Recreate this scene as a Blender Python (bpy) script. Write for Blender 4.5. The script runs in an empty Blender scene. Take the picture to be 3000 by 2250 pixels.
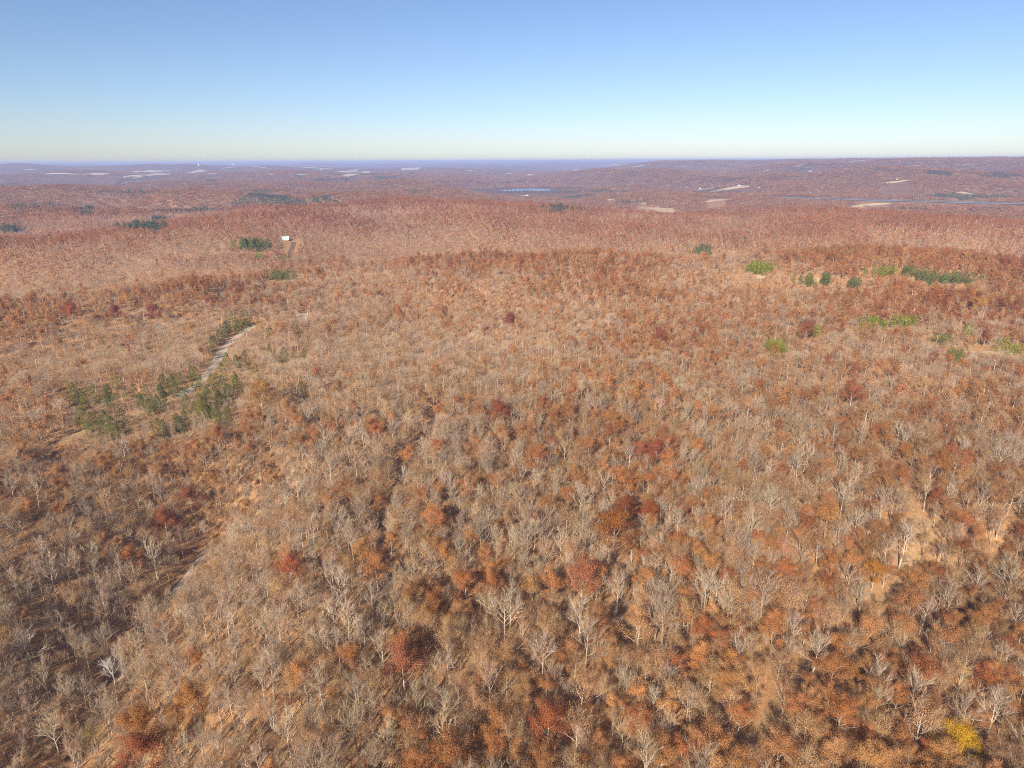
import bpy, math, random
import numpy as np
from mathutils import Vector, Euler

scene = bpy.context.scene
COL = scene.collection
R = math.radians

# ------------------------------------------------------------------ camera, sky, sun, exposure
HC = 165.0                                   # camera height over the datum
PITCH = R(18.1)
FPX, CU, CV = 1475.0, 1106.0, 829.5          # focal length and centre, in a 2212 x 1659 view
cam_d = bpy.data.cameras.new('camera'); cam = bpy.data.objects.new('camera', cam_d); COL.objects.link(cam)
cam_d.sensor_width = 36.0; cam_d.lens = 36.0 * FPX / 2212.0
cam_d.clip_start = 1.0; cam_d.clip_end = 400000.0
cam.location = (0, 0, HC); cam.rotation_euler = (R(90) - PITCH, R(.27), 0)
scene.camera = cam

SUN_EL, SHADOW_AZ = R(30), R(23)             # shadows run away from the camera and to its right
world = bpy.data.worlds.new('World'); scene.world = world; world.use_nodes = True
wn = world.node_tree; wn.nodes.clear()
sky = wn.nodes.new('ShaderNodeTexSky'); sky.sky_type = 'NISHITA'; sky.sun_disc = False
sky.sun_elevation = SUN_EL; sky.sun_rotation = SHADOW_AZ + math.pi
sky.altitude = 800; sky.air_density = 0.95; sky.dust_density = 0.55; sky.ozone_density = 3.4
bg = wn.nodes.new('ShaderNodeBackground'); bg.inputs[1].default_value = 0.071
wo = wn.nodes.new('ShaderNodeOutputWorld')
wb = wn.nodes.new('ShaderNodeMix'); wb.data_type = 'RGBA'; wb.blend_type = 'MULTIPLY'; wb.inputs[0].default_value = 1.0
wb.inputs[7].default_value = (.965, .945, 1.02, 1)       # the camera's white balance
wn.links.new(sky.outputs[0], wb.inputs[6]); wn.links.new(wb.outputs[2], bg.inputs[0]); wn.links.new(bg.outputs[0], wo.inputs[0])
sl = bpy.data.lights.new('sun', 'SUN'); sl.energy = 5.0; sl.angle = R(0.5); sl.color = (1.0, 0.91, 0.78)
sun = bpy.data.objects.new('sun', sl); COL.objects.link(sun)
sd = Vector((math.sin(SHADOW_AZ) * math.cos(SUN_EL), math.cos(SHADOW_AZ) * math.cos(SUN_EL), -math.sin(SUN_EL)))
sun.rotation_euler = sd.to_track_quat('-Z', 'Y').to_euler()
vs = scene.view_settings
vs.view_transform = 'Standard'; vs.look = 'None'; vs.gamma = 1.0; vs.use_curve_mapping = False; vs.exposure = 0.78
cy = scene.cycles
cy.max_bounces = 4; cy.diffuse_bounces = 2; cy.glossy_bounces = 1; cy.transmission_bounces = 2; cy.volume_bounces = 0
cy.transparent_max_bounces = 4; cy.use_denoising = False
cy.filter_width = 1.05
cy.caustics_reflective = False; cy.caustics_refractive = False

# ------------------------------------------------------------------ small helpers
def tag(o, label=None, cat=None, group=None, kind=None):
    if label: o['label'] = label
    if cat: o['category'] = cat
    if group: o['group'] = group
    if kind: o['kind'] = kind
    return o

def mesh_obj(name, me, parent=None):
    o = bpy.data.objects.new(name, me); COL.objects.link(o)
    if parent is not None: o.parent = parent
    return o

def make_mesh(name, verts, faces, mats, var=None, mat_idx=None, smooth=False):
    me = bpy.data.meshes.new(name)
    me.from_pydata([tuple(map(float, v)) for v in verts], [], faces)
    for m in mats: me.materials.append(m)
    if var is not None:
        a = me.attributes.new('var', 'FLOAT', 'POINT'); a.data.foreach_set('value', np.asarray(var, dtype=np.float32))
    if mat_idx is not None:
        me.polygons.foreach_set('material_index', np.asarray(mat_idx, dtype=np.int32))
    if smooth: me.polygons.foreach_set('use_smooth', np.ones(len(faces), dtype=bool))
    me.update()
    return me

_tabs = {}
def vnoise(x, y, scale, seed):
    """smooth value noise in [-1, 1]"""
    if seed not in _tabs: _tabs[seed] = np.random.RandomState(seed).uniform(-1, 1, (256, 256))
    t = _tabs[seed]
    x = np.asarray(x, float) / scale + 71.3; y = np.asarray(y, float) / scale + 37.7
    xi = np.floor(x).astype(int); yi = np.floor(y).astype(int)
    fx = x - xi; fy = y - yi
    fx = fx * fx * fx * (fx * (fx * 6 - 15) + 10); fy = fy * fy * fy * (fy * (fy * 6 - 15) + 10)
    a = t[xi & 255, yi & 255]; b = t[(xi + 1) & 255, yi & 255]
    c = t[xi & 255, (yi + 1) & 255]; d = t[(xi + 1) & 255, (yi + 1) & 255]
    return (a * (1 - fx) + b * fx) * (1 - fy) + (c * (1 - fx) + d * fx) * fy

def fbm(x, y, scale, seed):
    return vnoise(x, y, scale, seed) * .6 + vnoise(x, y, scale / 2.1, seed + 1) * .3 + vnoise(x, y, scale / 4.3, seed + 2) * .15

def sstep(a, b, x):
    t = np.clip((np.asarray(x, float) - a) / (b - a), 0, 1); return t * t * (3 - 2 * t)

def seg_dist(x, y, pts):
    """distance from points to a polyline"""
    best = np.full(np.shape(x), 1e18)
    for (ax, ay), (bx, by) in zip(pts[:-1], pts[1:]):
        dx, dy = bx - ax, by - ay
        t = np.clip(((x - ax) * dx + (y - ay) * dy) / (dx * dx + dy * dy + 1e-9), 0, 1)
        best = np.minimum(best, (x - ax - t * dx) ** 2 + (y - ay - t * dy) ** 2)
    return np.sqrt(best)

SP, CP = math.sin(PITCH), math.cos(PITCH)
def ray(u, v):
    yu = -(v - CV) / FPX
    return (u - CU) / FPX, CP + yu * SP, -SP + yu * CP

def flat(u, v, z=0.0):
    """where the line of sight through (u, v) meets the level z: only used to lay out the map"""
    dx, dy, dz = ray(u, v); t = (z - HC) / dz
    return dx * t, dy * t

def project(x, y, z):
    zz = z - HC; fwd = y * CP - zz * SP; up = y * SP + zz * CP
    return CU + FPX * x / fwd, CV - FPX * up / fwd, fwd

def yu(y, u): return (y * (u - CU) / FPX, y)       # a map point at distance y in the bearing of u

# ------------------------------------------------------------------ lie of the land
RIDGES = [  # (map points, height, width)
    ([yu(1000, 980), yu(960, 1400), yu(900, 1800), yu(850, 2400)], 14, 130),
    ([yu(1220, 1000), yu(1200, 1500), yu(1180, 2400)], -22, 150),
    ([yu(1750, 560), yu(1950, 850), yu(1880, 1100), yu(1900, 1550), yu(1800, 1900)], 30, 260),
    ([yu(2420, 300), yu(2450, 1000), yu(2350, 1500)], -18, 200),
    ([yu(2420, 1690), yu(2380, 1860), yu(2480, 2080)], 24, 200),
    ([yu(2900, 1350), yu(2950, 1750), yu(2750, 2300)], -30, 330),
    ([yu(610, -150), yu(690, 200), yu(760, 400)], 16, 80),
    ([yu(860, -200), yu(900, 150), yu(980, 420)], -14, 90),
    ([yu(1100, -250), yu(1150, 100), yu(1350, 450)], 16, 120),
    ([yu(1450, -250), yu(1600, 250), yu(1700, 480)], -14, 130),
    ([yu(2000, -300), yu(2050, 200), yu(2200, 520)], 22, 200),
    ([yu(2900, -300), yu(3000, 300), yu(2850, 800)], 30, 260),
    ([yu(3500, 200), yu(3500, 800), yu(3400, 980)], 24, 220),
    ([yu(4300, -300), yu(4400, 300), yu(4300, 900)], 34, 330),
    ([yu(3600, 1130), yu(4300, 1130), yu(5200, 1140), yu(5900, 1190)], -34, 380),
    ([yu(6500, -400), yu(6400, 500), yu(6900, 950)], 50, 600),
    ([yu(6600, 1300), yu(5400, 1500)], 45, 500),
    ([yu(4550, 1680), yu(4100, 1950), yu(3950, 2250), yu(3900, 2700)], 62, 420),
    ([yu(6300, 1750), yu(5800, 2150), yu(5600, 2800)], 95, 700),
    ([yu(9800, -400), yu(9800, 300), yu(10200, 900)], 60, 1200),
    ([yu(9500, 1500), yu(9000, 2000), yu(8800, 2900)], 130, 1300),
]

def land(x, y):
    x = np.asarray(x, float); y = np.asarray(y, float)
    r = np.hypot(x, y)
    h = 8.0 * fbm(x, y, 300, 11)
    h += 34.0 * fbm(x, y, 620, 21) * sstep(350, 1200, r)
    h += 58.0 * fbm(x, y, 1300, 31) * sstep(1800, 4500, r)
    h += 60.0 * fbm(x, y, 4000, 41) * sstep(6000, 14000, r)
    for pts, a, w in RIDGES:
        d = seg_dist(x, y, pts); h = h + 1.35 * a * np.exp(-(d / w) ** 2)
    az = x / np.maximum(np.abs(y), 1.0)
    h += (60 + 40 * fbm(x, y, 9000, 51)) * sstep(9000, 20000, r)
    h += 80 * sstep(.2, .75, az) * sstep(5500, 9500, r) * (y > 0) + 26 * sstep(.15, .7, -az) * sstep(8000, 12000, r) * (y > 0)
    top = 150.0 + 32 * sstep(.1, .75, az) * sstep(5500, 9000, r) + 30 * sstep(.1, .7, -az)      # no land rises much above the uplands
    return np.where(h > top - 30, top - 30 * np.exp(-np.maximum(h - top + 30, 0) / 30), h)

NR, NA = 330, 720
R0, R1 = 15.0, 70000.0
_lr = np.linspace(math.log(R0), math.log(R1), NR)
_th = np.linspace(0, 2 * math.pi, NA, endpoint=False)
_rr, _tt = np.meshgrid(np.exp(_lr), _th, indexing='ij')
_gx, _gy = _rr * np.sin(_tt), _rr * np.cos(_tt)
_gz = land(_gx, _gy)

def hgt(x, y):
    """height of the ground sheet"""
    x = np.asarray(x, float); y = np.asarray(y, float)
    fr = (np.log(np.maximum(np.hypot(x, y), R0)) - _lr[0]) / (_lr[1] - _lr[0])
    ft = (np.arctan2(x, y) % (2 * math.pi)) / (2 * math.pi) * NA
    i = np.clip(fr.astype(int), 0, NR - 2); a = np.clip(fr - i, 0, 1)
    j = ft.astype(int) % NA; b = ft - np.floor(ft); k = (j + 1) % NA
    return (_gz[i, j] * (1 - b) + _gz[i, k] * b) * (1 - a) + (_gz[i + 1, j] * (1 - b) + _gz[i + 1, k] * b) * a

def at(u, v, up=0.0):
    """the ground point seen in the direction (u, v), for things standing UP metres tall at that point"""
    dx, dy, dz = ray(u, v)
    t = np.exp(np.linspace(math.log(60), math.log(60000), 6000))
    z = HC + dz * t; g = hgt(dx * t, dy * t) + up
    k = int(np.argmax(z < g))
    if z[k] >= g[k]: k = len(t) - 1
    return float(dx * t[k]), float(dy * t[k])

LAKE = [yu(4750, 1088), yu(5000, 1140), yu(5150, 1190)]
RIVER = [yu(3500, 1640), yu(3350, 1720), yu(3200, 1820), yu(3050, 1960), yu(2900, 2100), yu(2700, 2400)]
_rz, _lz = -10.0, -30.0
for _p, _z, _w0, _w1 in (([yu(2000, 2150), yu(2150, 1900), yu(2400, 1750)], -34, 120, 620), ([yu(2750, 1720), yu(2500, 2000), yu(2350, 2300)], -22, 120, 480), (RIVER, _rz, 120, 420), (LAKE, _lz, 330, 800)):
    _k = sstep(_w0, _w1, seg_dist(_gx, _gy, _p)); _gz = (_z - 2) * (1 - _k) + _gz * _k

def line(*pts): return [at(*p) for p in pts]
road_upper = line((120, 955), (240, 905), (330, 882), (380, 858), (430, 824), (462, 785), (482, 748), (520, 716), (548, 700))
road_lower = line((40, 1650), (95, 1520), (150, 1410), (205, 1325), (255, 1245), (350, 1160), (405, 1100), (440, 1066))
GAP = at(508, 912)
pale_strip = line((345, 1166), (385, 1122), (440, 1066))
track_mid = line((800, 1330), (835, 1260), (815, 1130), (868, 1008), (912, 945), (942, 885))
trail_right = line((1590, 1655), (1622, 1620), (1672, 1540), (1745, 1440), (1850, 1345), (1935, 1240), (1985, 1170), (1990, 1130))
trail_right_2 = line((1990, 1130), (1932, 1040), (1905, 985), (1870, 940))
ravine_right = line((2200, 1640), (2130, 1500), (1960, 1430), (1950, 1330), (2080, 1240), (2200, 1210))
shed_cut = line((622, 552), (634, 518))
power_cut = line((392, 611), (450, 608), (504, 606))
for _p, _a, _w in ((road_lower[:8], -30, 44), (ravine_right, -13, 26), (track_mid, -3, 18), (shed_cut, -3, 20)):
    _gz += _a * np.exp(-(seg_dist(_gx, _gy, _p) / _w) ** 2)

# ------------------------------------------------------------------ materials
def new_mat(name):
    m = bpy.data.materials.new(name); m.use_nodes = True
    nt = m.node_tree; nt.nodes.clear()
    out = nt.nodes.new('ShaderNodeOutputMaterial')
    return m, nt, out, (lambda t: nt.nodes.new(t)), nt.links.new

def leaf_like(name, attr, translucent):
    m, nt, out, N, L = new_mat(name)
    a = N('ShaderNodeAttribute'); a.attribute_type = 'INSTANCER'; a.attribute_name = attr
    v = N('ShaderNodeAttribute'); v.attribute_type = 'GEOMETRY'; v.attribute_name = 'var'
    mul = N('ShaderNodeVectorMath'); mul.operation = 'SCALE'
    L(a.outputs['Color'], mul.inputs[0]); L(v.outputs['Fac'], mul.inputs['Scale'])
    d = N('ShaderNodeBsdfDiffuse'); L(mul.outputs[0], d.inputs[0])
    if translucent:
        t = N('ShaderNodeBsdfTranslucent'); L(mul.outputs[0], t.inputs[0])
        mx = N('ShaderNodeMixShader'); mx.inputs[0].default_value = translucent
        L(d.outputs[0], mx.inputs[1]); L(t.outputs[0], mx.inputs[2]); L(mx.outputs[0], out.inputs[0])
    else:
        L(d.outputs[0], out.inputs[0])
    return m

M_LEAF = leaf_like('autumn_foliage', 'tint', 0.3)
M_BARK = leaf_like('bark', 'btint', 0.0)

def ramp(N, L, fac, stops):
    r = N('ShaderNodeValToRGB'); L(fac, r.inputs[0])
    els = r.color_ramp.elements
    while len(els) < len(stops): els.new(0.5)
    for e, (p, c) in zip(els, stops): e.position = p; e.color = (*c, 1)
    return r.outputs[0]

def noise(N, L, vec, scale, detail=3):
    n = N('ShaderNodeTexNoise'); n.inputs['Scale'].default_value = scale; n.inputs['Detail'].default_value = detail
    L(vec, n.inputs['Vector']); return n.outputs['Fac']

def ground_material():
    m, nt, out, N, L = new_mat('leaf_litter')
    g = N('ShaderNodeNewGeometry'); p = g.outputs['Position']
    near = N('ShaderNodeMix'); near.data_type = 'RGBA'
    a = ramp(N, L, noise(N, L, p, .55, 4), [(.3, (.28, .14, .06)), (.5, (.43, .235, .105)), (.72, (.52, .315, .16))])
    b = ramp(N, L, noise(N, L, p, .028, 4), [(.32, (.34, .21, .11)), (.62, (.46, .23, .095))])
    near.inputs[0].default_value = .45; L(a, near.inputs[6]); L(b, near.inputs[7])
    # far wooded country beyond the last modelled trees
    f1 = ramp(N, L, noise(N, L, p, .0035, 6), [(.3, (.10, .075, .06)), (.45, (.16, .095, .06)), (.62, (.19, .09, .05)), (.75, (.12, .09, .07))])
    f2 = ramp(N, L, noise(N, L, p, .03, 4), [(.3, (.55, .55, .55)), (.7, (1.2, 1.2, 1.2))])
    fm = N('ShaderNodeMix'); fm.data_type = 'RGBA'; fm.blend_type = 'MULTIPLY'; fm.inputs[0].default_value = 1
    L(f1, fm.inputs[6]); L(f2, fm.inputs[7])
    at_ = N('ShaderNodeAttribute'); at_.attribute_type = 'GEOMETRY'; at_.attribute_name = 'far'
    mx = N('ShaderNodeMix'); mx.data_type = 'RGBA'
    L(at_.outputs['Fac'], mx.inputs[0]); L(near.outputs[2], mx.inputs[6]); L(fm.outputs[2], mx.inputs[7])
    d = N('ShaderNodeBsdfDiffuse'); L(mx.outputs[2], d.inputs[0])
    bump = N('ShaderNodeBump'); bump.inputs['Strength'].default_value = .6; bump.inputs['Distance'].default_value = .4
    L(noise(N, L, p, 1.3, 3), bump.inputs['Height']); L(bump.outputs[0], d.inputs['Normal'])
    L(d.outputs[0], out.inputs[0]); return m

def mottled(name, c0, c1, scale, rough=.9):
    m, nt, out, N, L = new_mat(name)
    g = N('ShaderNodeNewGeometry')
    c = ramp(N, L, noise(N, L, g.outputs['Position'], scale, 4), [(.32, c0), (.68, c1)])
    b = N('ShaderNodeBsdfPrincipled'); b.inputs['Roughness'].default_value = rough
    b.inputs['Specular IOR Level'].default_value = .2
    L(c, b.inputs['Base Color']); L(b.outputs[0], out.inputs[0]); return m

M_GROUND = ground_material()
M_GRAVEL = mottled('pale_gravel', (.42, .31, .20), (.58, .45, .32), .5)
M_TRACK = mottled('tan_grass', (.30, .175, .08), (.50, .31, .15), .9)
M_SHADED_DIRT = mottled('shaded_dirt', (.13, .08, .05), (.24, .14, .08), .3)  # bare ground with the shade of the trees painted into its brown
M_FIELD = mottled('dry_field', (.44, .30, .17), (.58, .42, .25), .01)
M_FIELDPALE = mottled('pale_field', (.44, .38, .29), (.58, .50, .39), .004)
M_WHITE = mottled('white_paint', (.74, .74, .72), (.82, .82, .80), .3, .5)
M_CREAM = mottled('cream_paint', (.52, .48, .42), (.64, .60, .54), .3, .5)
M_ROOF = mottled('pale_metal_roof', (.50, .70, .58), (.58, .77, .66), .4, .35)
M_GREYROOF = mottled('grey_roof', (.30, .30, .31), (.40, .40, .41), .4, .6)
M_WOOD = mottled('weathered_wood', (.20, .15, .11), (.30, .24, .18), 2.)
def water_material():
    m, nt, out, N, L = new_mat('lake_water')
    g = N('ShaderNodeNewGeometry')
    b = N('ShaderNodeBsdfPrincipled'); b.inputs['Base Color'].default_value = (.20, .29, .37, 1)
    b.inputs['Roughness'].default_value = .25
    bump = N('ShaderNodeBump'); bump.inputs['Strength'].default_value = .15
    L(noise(N, L, g.outputs['Position'], .3, 3), bump.inputs['Height']); L(bump.outputs[0], b.inputs['Normal'])
    L(b.outputs[0], out.inputs[0]); return m
M_WATER = water_material()

# ------------------------------------------------------------------ the ground sheet
def build_ground():
    idx = np.arange(NR * NA).reshape(NR, NA)
    i, j = np.meshgrid(np.arange(NR - 1), np.arange(NA), indexing='ij')
    k = (j + 1) % NA
    quads = np.stack([idx[i, j], idx[i, k], idx[i + 1, k], idx[i + 1, j]], -1).reshape(-1, 4)
    co = np.stack([_gx, _gy, _gz], -1).reshape(-1, 3)
    c = len(co); co = np.vstack([co, [[0, 0, float(_gz[0].mean())]]])
    faces = [tuple(map(int, q)) for q in quads[:, ::-1]] + [(c, int(idx[0, jj]), int(idx[0, (jj + 1) % NA])) for jj in range(NA)]
    me = make_mesh('ground', co, faces, [M_GROUND], smooth=True)
    a = me.attributes.new('far', 'FLOAT', 'POINT')
    a.data.foreach_set('value', np.append(sstep(2200, 5000, _rr).reshape(-1), 0).astype(np.float32))
    return tag(mesh_obj('ground', me), 'rolling leaf strewn forest ground reaching the horizon', kind='structure')
build_ground()

def resample(pts, step):
    out = []
    for (ax, ay), (bx, by) in zip(pts[:-1], pts[1:]):
        n = max(1, int(math.hypot(bx - ax, by - ay) / step))
        out += [(ax + (bx - ax) * k / n, ay + (by - ay) * k / n) for k in range(n)]
    p = np.array(out + [pts[-1]], float)
    for _ in range(4): p[1:-1] = (p[:-2] + 2 * p[1:-1] + p[2:]) / 4
    return p

def ribbon(name, pts, width, mat, label, step=5.0, up=.22, wob=.25, seed=1):
    rng = np.random.RandomState(seed)
    p = resample(pts, step); t = np.gradient(p, axis=0); t /= np.linalg.norm(t, axis=1)[:, None] + 1e-9
    nrm = np.stack([-t[:, 1], t[:, 0]], 1)
    n = len(p); K = 5
    w = width * (1 + wob * vnoise(np.arange(n) * 1.0, np.zeros(n), 4.0, seed + 300))
    w[0] *= .3; w[-1] *= .3
    V, F = [], []
    for a in range(K):
        q = p + nrm * ((a / (K - 1) - .5) * w)[:, None]
        V.append(np.column_stack([q, hgt(q[:, 0], q[:, 1]) + up]))
    V = np.stack(V, 1).reshape(-1, 3)
    for i in range(n - 1):
        for a in range(K - 1):
            F.append((i * K + a + 1, i * K + a, (i + 1) * K + a, (i + 1) * K + a + 1))
    return tag(mesh_obj(name, make_mesh(name, V, F, [mat], smooth=True)), label, kind='structure')

ribbon('verge', road_upper, 11, M_TRACK, 'tan grassy verge of the gravel road', seed=12, up=.12)
ribbon('track', road_upper[:4], 7, M_TRACK, 'tan grassy track leading out of the gravel road', seed=2)
ribbon('road', road_upper[3:], 7.6, M_GRAVEL, 'pale gravel road curving between green cedars', seed=3)
ribbon('dirt_road', road_lower, 6, M_SHADED_DIRT, 'dark shaded dirt road in the wooded hollow', seed=4)  # tree shade over the hollow road is put into this dark colour
ribbon('gravel_strip', pale_strip, 4, M_GRAVEL, 'sunlit pale stretch of the dirt road', up=.4, seed=5)  # same road out of the shade, its sunlit look painted as paler gravel
ribbon('path', track_mid, 5, M_SHADED_DIRT, 'narrow dark shaded path cut through the bare trees', seed=6)  # shadowed gap between the trees, its shade painted into the ribbon
ribbon('trail', trail_right, 5.0, M_TRACK, 'tan grassy trail winding up through the trees', seed=7)
ribbon('path', power_cut, 6, M_TRACK, 'thin pale cut through the grey woods', seed=9)
ribbon('path', shed_cut, 9, M_SHADED_DIRT, 'dark shaded road cut beside the pale roofed shed', seed=10)  # tree shadows lying in the cut, painted as a dark ribbon
ribbon('trail_end', trail_right_2, 3.5, M_TRACK, 'faint end of the tan grassy trail', seed=8)

def patch(name, cx, cy_, rx, ry, rot, mat, label, up=.3, seed=1, n=40, rings=6, kind='structure', level=None):
    """an irregular open piece of ground lying on the land"""
    rng = np.random.RandomState(seed)
    th = np.linspace(0, 2 * math.pi, n, endpoint=False)
    rad = 1 + .22 * np.sin(2 * th + rng.uniform(0, 6)) + .16 * np.sin(3 * th + rng.uniform(0, 6)) + .1 * np.sin(5 * th + rng.uniform(0, 6)) + rng.uniform(-.06, .06, n)
    V = [(cx, cy_)]; F = []
    for q in range(1, rings + 1):
        for k in range(n):
            a, b = rx * rad[k] * math.cos(th[k]) * q / rings, ry * rad[k] * math.sin(th[k]) * q / rings
            V.append((cx + a * math.cos(rot) - b * math.sin(rot), cy_ + a * math.sin(rot) + b * math.cos(rot)))
    for k in range(n): F.append((0, 1 + k, 1 + (k + 1) % n))
    for q in range(rings - 1):
        for k in range(n):
            a = 1 + q * n + k; b = 1 + q * n + (k + 1) % n
            F.append((a, a + n, b + n, b))
    V = np.array(V); z = hgt(V[:, 0], V[:, 1]) + up if level is None else np.full(len(V), level)
    OPEN.append((cx, cy_, rx * 1.02, ry * 1.02, rot))
    return tag(mesh_obj(name, make_mesh(name, np.column_stack([V, z]), F, [mat], smooth=True)), label, kind=kind)
OPEN = []
c = at(1990, 1150); patch('clearing', c[0], c[1], 4.0, 9, .2, M_TRACK, 'small tan grass clearing at the top of the trail', seed=3)
c = at(608, 603); patch('clearing', c[0], c[1], 22, 30, 0, M_TRACK, 'tan clearing below a clump of cedars', seed=4)
c = at(652, 683); patch('clearing', c[0], c[1], 5, 26, .3, M_GRAVEL, 'pale gravel opening beside a dark bare tree', seed=5)
c = at(595, 570); patch('clearing', c[0], c[1], 7, 16, 0, M_GRAVEL, 'tiny pale gravel opening behind the tan clearing', seed=16)
c = at(470, 632); patch('clearing', c[0], c[1], 6, 22, 0, M_GRAVEL, 'tiny pale gravel opening in grey woods', seed=6)
def field(u, v, du, dv, mat, lab, q, up):
    x, y = at(u, v); x0, y0 = at(u, v + dv / 2); x1, y1 = at(u, v - dv / 2)
    depth = min(max(y1 - y0, 12), .16 * y)
    r = math.hypot(x, y); slope = (HC - float(hgt(x, y))) / r; L = min(19 / max(slope, .008), 900) if v < 560 else 8.0
    OPEN.append((x * (1 - L / 2 / r), y * (1 - L / 2 / r), du * y / FPX / 2 * .95, L / 2 + depth / 2, -math.atan2(x, y)))
    patch('field', x, y, du * y / FPX / 2, depth / 2, rs.uniform(-.12, .12), mat, lab, up=up, seed=q)
rs = random.Random(5)
for q, (u, v, du, dv, lab) in enumerate([
        (1428, 455, 70, 9, 'large tan field on a wooded slope'), (1388, 441, 34, 3, 'narrow tan field above the large tan field'),
        (1548, 435, 46, 5, 'tan mound of a field among grey trees'), (1885, 446, 78, 5, 'tan strip field in front of the dark river'), (1850, 451, 40, 3, 'pale tan scrap of field below the strip field'),
        (1580, 409, 96, 5, 'tan hilltop field with white buildings'), (1520, 411, 50, 2, 'thin tan field reaching left from the hilltop field'), (1135, 423, 16, 2, 'tiny tan field by dark evergreens'), (1318, 433, 24, 3, 'small tan field left of the large tan field'),
        (1642, 601, 26, 4, 'tan opening under the green clump'), (1765, 610, 44, 4, 'tan opening among grey trees'),
        (2140, 768, 90, 6, 'tan grass opening beside the rust trees'), (2190, 612, 40, 4, 'pale opening in the valley woods'), (1940, 397, 60, 4, 'pale yard on the far bank of the river'), (2085, 423, 40, 3, 'pale field by the far river bank')]):
    field(u, v, du, dv, M_FIELD, lab, 20 + q, .8)
for q, (u, v, du, dv) in enumerate([(120, 371, 58, 2), (215, 371, 44, 2), (292, 370, 34, 2.5), (345, 373, 40, 2), (410, 373, 22, 1.5), (300, 367, 40, 1.2), (250, 367, 20, 1), (455, 373, 26, 1), (432, 370, 16, 1),
        (585, 374, 20, 1.5), (650, 375, 26, 1.5), (735, 373, 20, 2), (760, 376, 22, 2), (790, 371, 18, 2), (705, 377, 14, 1.2), (680, 361, 60, 1), (890, 362, 26, 1),
        (1015, 369, 16, 1), (1145, 378, 14, 1.5), (1255, 371, 20, 1), (1380, 361, 40, 1), (1330, 357, 50, 1), (1480, 362, 22, 1), (1660, 357, 60, 1), (1655, 372, 14, 1.5),
        (1730, 360, 24, 1), (1850, 352, 60, 1), (1975, 364, 24, 1.5), (2050, 349, 46, 1), (2090, 362, 16, 1), (640, 367, 18, 1), (560, 359, 30, 1), (60, 362, 18, 1), (505, 359, 34, 1), (1100, 375, 20, 1)]):
    field(u, v, du * 1.25, dv * 1.5, M_FIELDPALE, 'pale sliver of open field far off below the skyline', 60 + q, 3)

# lake and river
c = yu(5000, 1138)
patch('lake', c[0], c[1], 135, 270, -.25, M_WATER, 'blue lake between far wooded hills', seed=91, level=_lz)
def river():
    p = resample(RIVER, 40); t = np.gradient(p, axis=0); t /= np.linalg.norm(t, axis=1)[:, None]
    n = np.stack([-t[:, 1], t[:, 0]], 1); V = []; F = []
    z = _rz
    for i in range(len(p)):
        for s in (-1, 1):
            q = p[i] + n[i] * s * (34 + 8 * math.sin(i * .7)); V.append((q[0], q[1], z))
    for i in range(len(p) - 1): F.append((2 * i + 1, 2 * i, 2 * i + 2, 2 * i + 3))
    tag(mesh_obj('river', make_mesh('river', V, F, [M_WATER])), 'dark blue river below the wooded hills', kind='structure')
    return z
river_z = river()
_bank = [(x + 42, y + 36) for x, y in RIVER[1:]]
ribbon('causeway', _bank, 12, M_FIELDPALE, 'pale road along the far bank of the dark river', step=25, up=5, seed=93)

# ------------------------------------------------------------------ tree shapes
class MB:
    def __init__(s): s.v = []; s.f = []; s.c = []; s.m = []
    def tube(s, pts, rad, n, var, mat=0):
        pts = [Vector(p) for p in pts]; base = len(s.v)
        for i, p in enumerate(pts):
            t = (pts[min(i + 1, len(pts) - 1)] - pts[max(i - 1, 0)]).normalized()
            a = t.orthogonal().normalized(); b = t.cross(a)
            for k in range(n):
                w = 2 * math.pi * k / n
                s.v.append(p + (a * math.cos(w) + b * math.sin(w)) * rad[i]); s.c.append(var)
        for i in range(len(pts) - 1):
            for k in range(n):
                q = base + i * n; k2 = (k + 1) % n
                s.f.append((q + k, q + k2, q + n + k2, q + n + k)); s.m.append(mat)
    def tri(s, a, b, c, var, mat=0):
        q = len(s.v); s.v += [a, b, c]; s.c += [var] * 3; s.f.append((q, q + 1, q + 2)); s.m.append(mat)
    def twig(s, p, d, w, var, mat=0, rng=random):
        a = d.orthogonal().normalized(); b = d.normalized().cross(a)
        k = rng.uniform(0, 2 * math.pi); o = (a * math.cos(k) + b * math.sin(k)) * (w / 2)
        s.tri(p - o, p + o, p + d, var, mat)
    def leaf(s, p, nrm, size, var, mat=0, rng=random):
        a = nrm.orthogonal().normalized(); b = nrm.cross(a).normalized()
        k = rng.uniform(0, 2 * math.pi); e = (a * math.cos(k) + b * math.sin(k)) * size; g = (b * math.cos(k) - a * math.sin(k)) * size * rng.uniform(.5, .9)
        q = len(s.v); s.v += [p - e * .6, p - g * .55, p + e * .6, p + g * .55]; s.c += [var] * 4; s.f.append((q, q + 1, q + 2, q + 3)); s.m.append(mat)
    def mesh(s, name, mats): return make_mesh(name, s.v, s.f, mats, var=s.c, mat_idx=s.m)

def rvec(rng): 
    while True:
        v = Vector((rng.uniform(-1, 1), rng.uniform(-1, 1), rng.uniform(-1, 1)))
        if .05 < v.length < 1: return v.normalized()

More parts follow.
